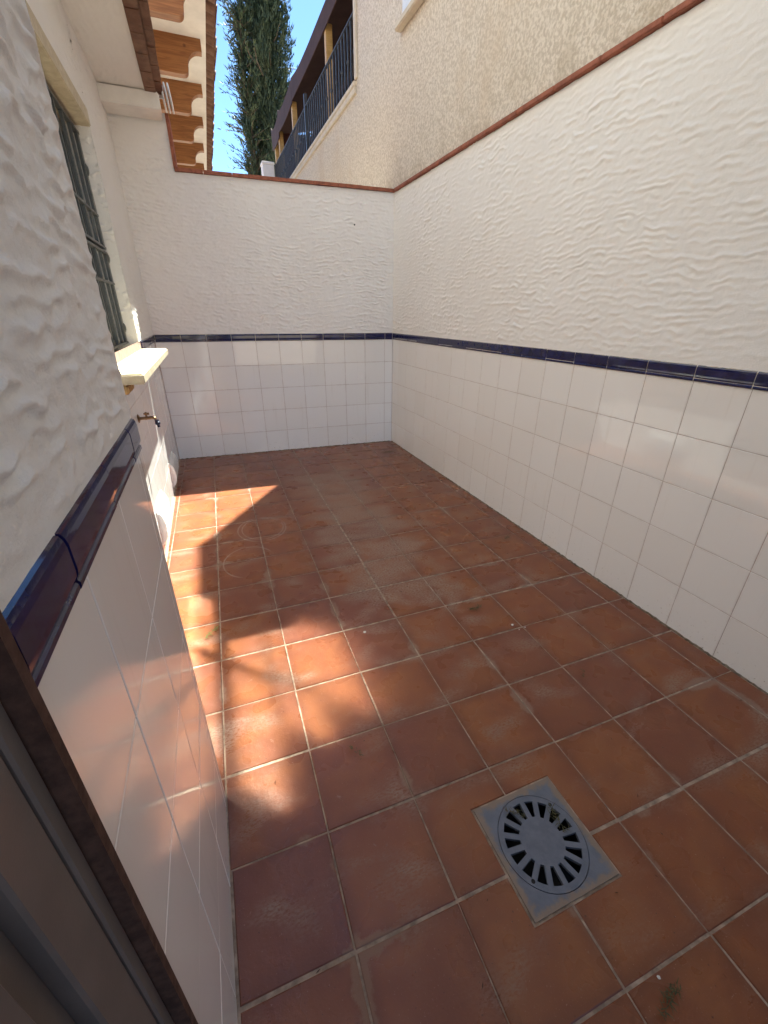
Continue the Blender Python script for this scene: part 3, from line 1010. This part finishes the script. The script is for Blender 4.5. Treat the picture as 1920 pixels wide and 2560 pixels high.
bmesh.ops.translate(bm, verts=[g for g in geo['geom'] if isinstance(g, bmesh.types.BMVert)], vec=(0, 0, -0.009))
bm_obj("slotted_grate", bm, MAT['drain'], dr)
for a in (math.radians(38), math.radians(218)):
    bm = bmesh.new()
    lathe(bm, [(0.0005, 0.0), (0.0048, 0.0), (0.0048, 0.0009), (0.0032, 0.0010), (0.0005, 0.0004)], (DC.x + .1005 * math.cos(a), DC.y + .1005 * math.sin(a), ZG), (0, 0, 1), 14)
    bm_obj("screw", bm, MAT['dark'], dr)
bm = bmesh.new()
lathe(bm, [(0.112, -0.0125), (0.105, -0.02), (0.10, -0.14), (0.02, -0.15)], (DC.x, DC.y, 0), (0, 0, 1), 32)
bmesh.ops.delete(bm, geom=[f for f in bm.faces if len(f.verts) > 4 and f.calc_center_median().z > -0.1], context='FACES')
bm_obj("sump", bm, MAT['dark'], dr)

# outside tap
tp = thing("garden_tap", (-2.06, -1.53, 0.72), "small brass outdoor tap with navy hose coupling under the stone sill", "tap")
ty, tz = -1.53, 0.722
TS = Matrix.Translation((-2.07, ty, tz)) @ Matrix.Diagonal((0.74, 0.74, 0.74, 1)) @ Matrix.Translation((2.07, -ty, -tz))
bm = bmesh.new(); lathe(bm, [(0.004, 0), (0.030, 0), (0.030, 0.004), (0.020, 0.010), (0.010, 0.013)], (-2.070, ty, tz), (1, 0, 0), 24)
bm_obj("flange", bm, MAT['brass'], tp, TS)
bm = bmesh.new(); tube(bm, [(-2.06, ty, tz), (-2.03, ty, tz), (-2.015, ty, tz)], [0.010, 0.011, 0.014], 16)
tube(bm, [(-2.02, ty, tz), (-1.985, ty, tz + .001), (-1.965, ty, tz - .004), (-1.958, ty, tz - .020)], [0.012, 0.012, 0.011, 0.011], 14)
bm_obj("body", bm, MAT['brass'], tp, TS)
bm = bmesh.new(); tube(bm, [(-2.015, ty, tz + .008), (-2.015, ty, tz + .030)], 0.007, 12)
tube(bm, [(-2.030, ty, tz + .030), (-1.995, ty, tz + .030)], [0.006, 0.008], 10)
tube(bm, [(-2.015, ty - .022, tz + .032), (-2.015, ty, tz + .036), (-2.015, ty + .022, tz + .032)], [0.006, 0.008, 0.006], 10)
bm_obj("handle", bm, MAT['brass'], tp, TS)
bm = bmesh.new(); lathe(bm, [(0.006, 0), (0.014, 0), (0.014, 0.016), (0.017, 0.018), (0.017, 0.034), (0.009, 0.038), (0.009, 0.055), (0.004, 0.055)], (-1.957, ty, tz - .014), (0.12, 0, -1), 18)
bm_obj("hose_coupling", bm, MAT['navy'], tp, TS)

# half-round ventilation hoods near the floor
def vent(y0, y1, z0, z1, label):
    t = thing("wall_vent", (-2.06, (y0 + y1) / 2, z0), label, "vent", "white ventilation hoods low on the house wall")
    bm = bmesh.new()
    add_box(bm, -2.0705, -2.064, y0, y1, z0, z1)
    bmesh.ops.bevel(bm, geom=list(bm.edges), offset=0.002, segments=1, affect='EDGES')
    bm_obj("back_plate", bm, MAT['plastic'], t)
    cz, rz = (z0 + z1) / 2, (z1 - z0) / 2 - .012
    for s, yy in ((0, y0 + .014), (1, y1 - .014)):
        bm = bmesh.new()
        pts = [(-2.0655 + 0.030 * math.cos(a), cz + rz * math.sin(a)) for a in [math.pi * (-.5 + q / 14) for q in range(15)]]
        prism(bm, pts, 'y', yy - .004, yy + .004)
        bm_obj("side_cheek", bm, MAT['plastic'], t)
    for q in range(11):
        a = math.pi * (-.5 + (q + .5) / 11)
        c = Vector((-2.0655 + 0.028 * math.cos(a), 0, cz + rz * math.sin(a)))
        tdir = Vector((-math.sin(a) * .030, 0, math.cos(a) * rz)).normalized(); nd = Vector((tdir.z, 0, -tdir.x))
        L = rz * math.pi / 11 * 0.30
        bm = bmesh.new()
        pts = [c - tdir * L, c + tdir * L, c + tdir * L - nd * .004, c - tdir * L - nd * .004]
        prism(bm, [(p.x, p.z) for p in pts], 'y', y0 + .0185, y1 - .0185)
        bm_obj("slat", bm, MAT['plastic'], t)
vent(-1.70, -1.36, 0.055, 0.255, "white slatted vent hood on tiled wall nearer the pier, below the tap")
vent(-0.74, -0.40, 0.035, 0.225, "white slatted vent hood in the shaded corner by the back wall")

# flue terminal on the corner of the canopy
fl = thing("flue_terminal", (-1.70, 0.02, 2.52), "white ribbed flue terminal catching sun at the canopy corner", "flue")
bm = bmesh.new(); lathe(bm, [(0.02, 0), (0.034, 0), (0.034, 0.10), (0.02, 0.10)], (-1.79, 0.02, 2.565), (1, 0, 0), 28)
bm_obj("pipe", bm, MAT['plastic'], fl)
for k in range(3):
    bm = bmesh.new()
    lathe(bm, [(0.034, 0), (0.074, 0.001), (0.079, 0.006), (0.074, 0.011), (0.034, 0.012)], (-1.703 + k * .0225, 0.02, 2.535 + 0.004), (1, 0, 0.10), 36)
    bm_obj("collar_ring", bm, MAT['plastic'], fl)

# ------------------------------------------------------------------ neighbouring house on the right
NX = 0.02; NY = 1.02; PZ = 3.175
nb = thing("neighbour_house", (1.5, -1.5, 0), "tall cream roughcast house rising behind the right boundary wall", "house")
bm = bmesh.new()
prism(bm, [(NY, 2.176), (NY, 6.60), (-0.30, 6.60), (-0.34, 8.4), (-6.5, 8.4), (-6.5, 2.176)], 'x', NX, 5.0)  # stepped roofline out of view, shaped to block and pass the sun
wall_ob = bm_obj("wall", bm, MAT['roughcast'], nb)
box("lower_wall", 0.125, 5.0, -6.5, NY, -0.2, 2.1755, MAT['roughcast'], nb)
box("terrace_wall", NX, 5.0, NY + .001, 6.15, -0.2, PZ, MAT['roughcast'], nb)
box("far_wall", 3.2, 5.0, NY + .002, 6.15, PZ + .001, 6.0, MAT['roughcast'], nb)
box("terrace_coping", NX - .030, NX + .12, NY - .0, 6.10, PZ + .002, PZ + .040, MAT['band'], nb, 0.006)
box("terrace_band", NX - .022, NX - .001, NY - .0, 6.10, PZ - .050, PZ + .001, MAT['band'], nb, 0.004)
box("corner_band", NX - .022, NX - .001, NY - .055, NY + .006, PZ + .042, 6.55, MAT['band'], nb, 0.004)
box("corner_return", NX - .001, NX + .06, NY + .001, NY + .012, PZ + .042, 6.55, MAT['band'], nb, 0.003)
box("parapet_coping", NX - .03, 5.0, -0.29, NY + .03, 6.602, 6.64, MAT['band'], nb, 0.006)
box("roof", NX - .10, 5.1, -6.6, -0.26, 8.402, 8.52, MAT['rooftile'], nb)  # caps the raised block added to shade the pier
# window whose corner shows at the top of the picture
sl = box("window_sill", NX - .06, NX - .001, -1.25, -0.045, 3.105, 3.145, MAT['band'], nb, 0.006)
wf = bmesh.new()
add_box(wf, NX - .016, NX - .0015, -1.18, -1.10, 3.15, 4.2); add_box(wf, NX - .016, NX - .0015, -0.17, -0.09, 3.15, 4.2)
add_box(wf, NX - .016, NX - .0015, -1.10, -0.17, 3.15, 3.22); add_box(wf, NX - .016, NX - .0015, -1.10, -0.17, 4.13, 4.2)
wfo = bm_obj("window_frame", wf, MAT['plastic'], nb)
box("window_pane", NX - .008, NX - .0012, -1.10, -0.17, 3.22, 4.13, MAT['glass'], nb)

# terrace railing
rl = thing("terrace_railing", (0.08, 3.5, PZ), "dark iron railing with closely spaced bars along the neighbour's terrace", "railing")
rx = 0.065; rz0, rz1 = PZ + .055, PZ + .568
bar_me = {}
def bar(w, z0, z1):
    bm = bmesh.new(); add_box(bm, -w, w, -w, w, z0, z1)
    me = bpy.data.meshes.new("bar"); bmesh.ops.recalc_face_normals(bm, faces=bm.faces); bm.to_mesh(me); bm.free(); me.materials.append(MAT['rail']); return me
bme = bar(0.0075, rz0, rz1)
bm = bmesh.new(); lathe(bm, [(0.006, -0.03), (0.016, -0.008), (0.016, 0.008), (0.006, 0.03)], (0, 0, 0), (0, 0, 1), 10)
kme = bpy.data.meshes.new("collar_knob"); bm.to_mesh(kme); bm.free(); kme.materials.append(MAT['rail'])
yy = NY + 0.07; q = 0
while yy < 6.0:
    b = obj("bar", bme, rl, Matrix.Translation((rx, yy, 0)))
    if q % 2 == 1:
        obj("collar_knob", kme, b, Matrix.Translation((rx, yy, (rz0 + rz1) / 2)))
    yy += 0.105; q += 1
box("top_rail", rx - .015, rx + .015, NY + .02, 6.05, rz1, rz1 + .012, MAT['rail'], rl, 0.002)
box("bottom_rail", rx - .011, rx + .011, NY + .02, 6.05, rz0 - .012, rz0, MAT['rail'], rl, 0.002)
box("corner_post", rx - .022, rx + .022, 3.30, 3.344, PZ + .041, rz1 + .14, MAT['rail'], rl, 0.003)
box("corner_post", rx - .016, rx + .016, 6.02, 6.052, PZ + .041, rz1 + .04, MAT['rail'], rl, 0.003)

# brown canvas awning on pine posts over the terrace
aw = thing("terrace_awning", (1.2, 3.6, PZ), "brown canvas awning on pine posts above the neighbour's terrace", "awning")
for yp in (2.51, 4.63, 5.93, 6.42):
    box("post", 0.145, 0.225, yp - .04, yp + .04, PZ + .042, 4.23, MAT['post'], aw, 0.006)
def valance(y0, y1, ztop, drop):
    bm = bmesh.new()
    n = 16
    top = [(y0 + (y1 - y0) * i / n, ztop - 0.045 * math.sin(math.pi * i / n) + (0.05 * max(0, (i / n - .85)) / .15)) for i in range(n + 1)]
    bot = [(y0 + (y1 - y0) * i / n, ztop - drop - 0.03 * math.sin(math.pi * i / n)) for i in range(n + 1)]
    prism(bm, top + bot[::-1], 'x', 0.128, 0.140)
    bm_obj("valance", bm, MAT['canvas'], aw)
valance(1.05, 4.48, 4.40, 0.20)
valance(4.49, 5.79, 4.44, 0.26)
valance(5.80, 6.6, 4.42, 0.30)
bm = bmesh.new()
prism(bm, [(0.14, 4.36), (3.18, 4.95), (3.18, 4.97), (0.14, 4.38)], 'y', 1.05, 6.6)
bm_obj("canopy_cloth", bm, MAT['canvas'], aw)
box("back_cloth", 0.95, 0.97, 1.06, 6.58, PZ + .02, 4.50, MAT['canvas2'], aw)
box("end_cloth", 0.24, 0.948, 6.56, 6.58, PZ + .02, 4.42, MAT['canvas2'], aw)
box("cloth_batten", 0.60, 0.64, 1.06, 6.4, 3.98, 4.06, MAT['canvas'], aw)

pr = thing("terrace_pier", (0.0, 5.9, PZ), "short white pier at the far end of the neighbour's terrace", "pier")
box("shaft", -0.16, 0.055, 6.155, 6.40, -0.2, 3.79, MAT['white'], pr, 0.006)
box("cap", -0.17, 0.065, 6.145, 6.41, 3.792, 3.835, MAT['white'], pr, 0.006)

# ------------------------------------------------------------------ building with timber eaves behind the back wall
eh = thing("eaves_house", (-2.4, 3.5, 0), "white building behind the back wall with carved timber brackets under its eaves", "house")
EZ = 3.40
EM = Matrix.Translation((0, 0, 0))
sl = 0.0135
def ex(x, y): return x + sl * (y - 1.3)      # the eaves swing slightly to the right with distance
def eprism(name, poly, y0, y1, mat):
    """poly in (x,z); sheared along y so that it follows the eaves line"""
    A = [(ex(p[0], y0), y0, p[1]) for p in poly]; B = [(ex(p[0], y1), y1, p[1]) for p in poly]
    n = len(poly)
    fs = [tuple(range(n)), tuple(range(2 * n - 1, n - 1, -1))] + [(i, n + i, n + (i + 1) % n, (i + 1) % n) for i in range(n)]
    bm = bmesh.new(); v = [bm.verts.new(q) for q in A + B]
    for f in fs: bm.faces.new([v[i] for i in f])
    return bm_obj(name, bm, MAT[mat], eh)
eprism("wall", [(-5, -0.2), (-2.02, -0.2), (-2.02, 3.5), (-5, 3.5)], 0.36, 7.5, 'white')
eprism("soffit", [(-2.02, EZ), (-1.275, EZ), (-1.275, EZ + .05), (-2.02, EZ + .05)], 0.33, 7.5, 'white')
eprism("roof", [(-1.33, EZ + .13), (-5.0, EZ + 1.25), (-5.0, EZ + 1.15), (-1.33, EZ + .055)], 0.33, 7.5, 'rooftile')
# one carved bracket profile (x,z), end towards the yard
prof = [(-2.018, EZ), (-1.322, EZ), (-1.322, EZ - .085)]
for q in range(9):                                       # concave quarter
    a = math.pi / 2 * q / 8
    prof.append((-1.347 - 0.105 * math.sin(a), EZ - .085 - 0.105 * (1 - math.cos(a))))
for q in range(7):                                       # rounded nose
    a = math.pi / 2 * q / 6
    prof.append((-1.500 + 0.048 * math.cos(a), EZ - .205 - 0.050 * math.sin(a)))
prof.append((-2.018, EZ - .255))
for y in (0.45, 1.319, 2.187, 3.065, 4.02, 4.97, 5.95, 6.9):
    bm = bmesh.new()
    prism(bm, [(p[0] + 1.65, p[1] - EZ) for p in prof], 'y', 0, 0.085)
    bm_obj("bracket", bm, MAT['wood'], eh, Matrix.Translation((ex(-1.65, y), y, EZ - .0005)))
y = 0.36; q = 0
bm = bmesh.new()
pts = [(0.0 + 0.075 * math.cos(a), 0.055 * math.sin(a)) for a in [math.pi * k / 8 for k in range(9)]]
pts2 = [(0.0 + 0.062 * math.cos(a), 0.042 * math.sin(a)) for a in [math.pi * (8 - k) / 8 for k in range(9)]]
prism(bm, [(p[0], p[1]) for p in pts + pts2], 'x', -0.32, 0.0)
bmesh.ops.recalc_face_normals(bm, faces=bm.faces)
tme = bpy.data.meshes.new("eave_tile"); bm.to_mesh(tme); bm.free(); tme.materials.append(MAT['rooftile'])
while y < 7.4:
    m = Matrix.Translation((ex(-1.175, y) + random.uniform(-.008, .008), y + .08, EZ + .075)) @ Matrix.Rotation(R(17), 4, 'Y')
    obj("eave_tile", tme, eh, m)
    m = Matrix.Translation((ex(-1.185, y), y, EZ + .085)) @ Matrix.Rotation(R(17), 4, 'Y') @ Matrix.Rotation(math.pi, 4, 'X')
    obj("eave_tile", tme, eh, m)
    y += 0.16

# ------------------------------------------------------------------ cypresses
def cypress(name, base, H, Rm, nb_, seed, label, loose=0.0):
    rng = np.random.default_rng(seed)
    t = thing(name, base, label, "tree", "conifers beyond the back wall")
    bm = bmesh.new()
    tube(bm, [(base[0], base[1], base[2] - .1), (base[0] + .05, base[1], base[2] + H * .5), (base[0], base[1], base[2] + H * .93)], [0.16, 0.10, 0.02], 10)
    V, F, T = [], [], []
    for k in range(nb_):
        h = rng.random() ** 0.85
        z = base[2] + 0.3 + h * (H - .3)
        prof_r = Rm * (min(1, (1 - h) * 2.6) ** 0.7) * (0.75 + .25 * min(1, h * 6))
        a = rng.random() * 2 * np.pi
        lump = 0.80 + 0.24 * math.sin(3 * a + h * 11 + seed) + 0.24 * math.sin(5 * a - h * 37 + seed * 2)
        rr = prof_r * lump * (0.55 + 0.5 * rng.random() ** 0.5)
        out = np.array([math.cos(a), math.sin(a), 0])
        tip_len = 0.22 + 0.25 * rng.random()
        up = 1.0
        if loose and rng.random() < loose:
            rr *= 1.3 + 1.1 * rng.random(); tip_len *= 1.4; up = 0.3
        c0 = np.array([base[0], base[1], z]) + out * rr
        d = out * (0.5 if up == 1.0 else 1.0) + np.array([0, 0, up]) + rng.normal(0, .18, 3)
        d /= np.linalg.norm(d)
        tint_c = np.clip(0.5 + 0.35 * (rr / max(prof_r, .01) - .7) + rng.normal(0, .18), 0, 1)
        nl = 26
        for q in range(nl):
            f = rng.random()
            c = c0 + d * (f - .5) * tip_len * 1.4 + rng.normal(0, .042 * (1.25 - f), 3)
            e = d + np.array([0, 0, .5]) + rng.normal(0, .38, 3); e /= np.linalg.norm(e)
            s = np.cross(e, rng.normal(0, 1, 3)); s /= np.linalg.norm(s)
            L, w = 0.06 + .07 * rng.random(), 0.009 + .009 * rng.random()
            i = len(V)
            V += [c - s * w, c + s * w, c + e * L]
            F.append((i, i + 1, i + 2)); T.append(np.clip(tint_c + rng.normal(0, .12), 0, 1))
        if up < 1.0:
            tube(bm, [(base[0], base[1], z - .25), tuple(c0 - d * .1), tuple(c0 + d * tip_len * .5)], [0.02, 0.012, 0.004], 5)
    bm_obj("trunk", bm, MAT['bark'], t)
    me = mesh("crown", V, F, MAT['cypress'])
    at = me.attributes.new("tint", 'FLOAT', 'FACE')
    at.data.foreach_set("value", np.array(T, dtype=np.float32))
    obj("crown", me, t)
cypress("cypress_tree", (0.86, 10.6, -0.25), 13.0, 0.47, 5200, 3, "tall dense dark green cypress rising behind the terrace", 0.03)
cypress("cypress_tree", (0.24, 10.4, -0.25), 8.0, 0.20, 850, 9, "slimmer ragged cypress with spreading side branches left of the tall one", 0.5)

# ------------------------------------------------------------------ litter on the floor
def sprig(x, y, size, ang, seed, label, mat='sprig', n=46):
    rng = random.Random(seed)
    V, F = [], []
    pts = []
    for q in range(9):
        f = q / 8
        pts.append(Vector((size * (f - .5), size * .10 * math.sin(f * 4 + seed), 0.003 + .004 * math.sin(f * 3))))
    for k in range(n):
        f = rng.random()
        p = pts[int(f * 8)] + Vector((rng.gauss(0, size * .05), rng.gauss(0, size * .07), abs(rng.gauss(0, .003))))
        a = rng.gauss(0, 0.9) + (math.pi if rng.random() < .15 else 0)
        L = size * (0.12 + .16 * rng.random()); w = 0.0009 + .0007 * rng.random()
        d = Vector((math.cos(a), math.sin(a), rng.uniform(-.05, .25))); s = Vector((-math.sin(a), math.cos(a), 0.2))
        i = len(V)
        V += [p - s * w, p + s * w, p + d * L * .6 + s * w * .8, p + d * L]
        F += [(i, i + 1, i + 2), (i, i + 2, i + 3)]
    o = obj("dry_sprig", mesh("dry_sprig", V, F, MAT[mat]), None, Matrix.Translation((x, y, 0.0015)) @ Matrix.Rotation(ang, 4, 'Z'))
    tag(o, label, "twig", "dry sprigs littering the floor")
sprig(-0.194, -0.385, 0.11, 0.2, 1, "dry sprig in the far corner where back and right walls meet", n=110)
sprig(-0.177, -2.241, 0.055, 0.6, 2, "dry sprig close to the right wall, half way along")
sprig(-0.716, -2.745, 0.065, 0.1, 3, "dry olive sprig on the whitened tiles in mid floor")
sprig(-1.844, -2.483, 0.070, 0.5, 4, "green sprig near the window wall beside sunlit tiles", 'sprig_green')
sprig(-1.443, -3.21, 0.045, 1.9, 5, "thin curled sprig on purplish tiles left of the drain", n=20)
sprig(-1.028, -3.932, 0.062, 0.3, 6, "dry sprig at the bottom edge right of the drain")
sprig(-0.554, -3.228, 0.035, 1.1, 8, "tiny sprig on brown tiles right of the drain", n=20)
sprig(-1.100, -3.535, 0.055, 2.2, 11, "dry sprig caught in the top slots of the drain grate", n=30)
sprig(-1.000, -3.585, 0.065, 1.4, 12, "dry sprig caught in the right slots of the drain grate", n=34)
def chip(x, y, r, seed, label):
    rng = random.Random(seed)
    bm = bmesh.new()
    bmesh.ops.create_icosphere(bm, subdivisions=1, radius=r)
    for v in bm.verts:
        v.co *= rng.uniform(.6, 1.3); v.co.z *= .6
    o = bm_obj("plaster_chip", bm, MAT['chip'], None, Matrix.Translation((x, y, r * .45)))
    tag(o, label, "chip", "white plaster chips on the floor")
chip(-0.628, -2.899, 0.0062, 1, "largest white plaster chip, on a joint right of the whitened tiles")
chip(-0.618, -2.935, 0.0028, 2, "tiny white chip just below the largest chip")
chip(-0.585, -2.932, 0.0034, 3, "small white chip to the lower right of the largest chip")
chip(-1.019, -3.899, 0.0040, 4, "white chip above the sprig at the bottom edge")
chip(-1.241, -2.711, 0.0055, 5, "pale chip on the purplish tile beside the dappled light")
# loose leaf crumbs: too many and small to count
bm = bmesh.new(); rng = random.Random(5)
for k in range(260):
    x = -0.05 - abs(rng.gauss(0, .55)) if rng.random() < .7 else rng.uniform(-2.0, -0.1)
    y = rng.uniform(-4.2, -0.1)
    if x < -2.0 or (abs(x - DC.x) < .13 and abs(y - DC.y) < .13) or (x < -1.8 and y < -3.1): continue
    a = rng.uniform(0, 6.28); L = rng.uniform(.002, .008); w = rng.uniform(.0006, .0016)
    d = Vector((math.cos(a), math.sin(a), 0)); s = Vector((-d.y, d.x, 0)); c = Vector((x, y, 0.0022))
    bm.faces.new([bm.verts.new(c - d * L), bm.verts.new(c + s * w + Vector((0, 0, .001))), bm.verts.new(c + d * L), bm.verts.new(c - s * w)])
o = bm_obj("leaf_crumbs", bm, MAT['leafbit'])
tag(o, "dark leaf crumbs scattered over the terracotta floor", "litter", kind="stuff")
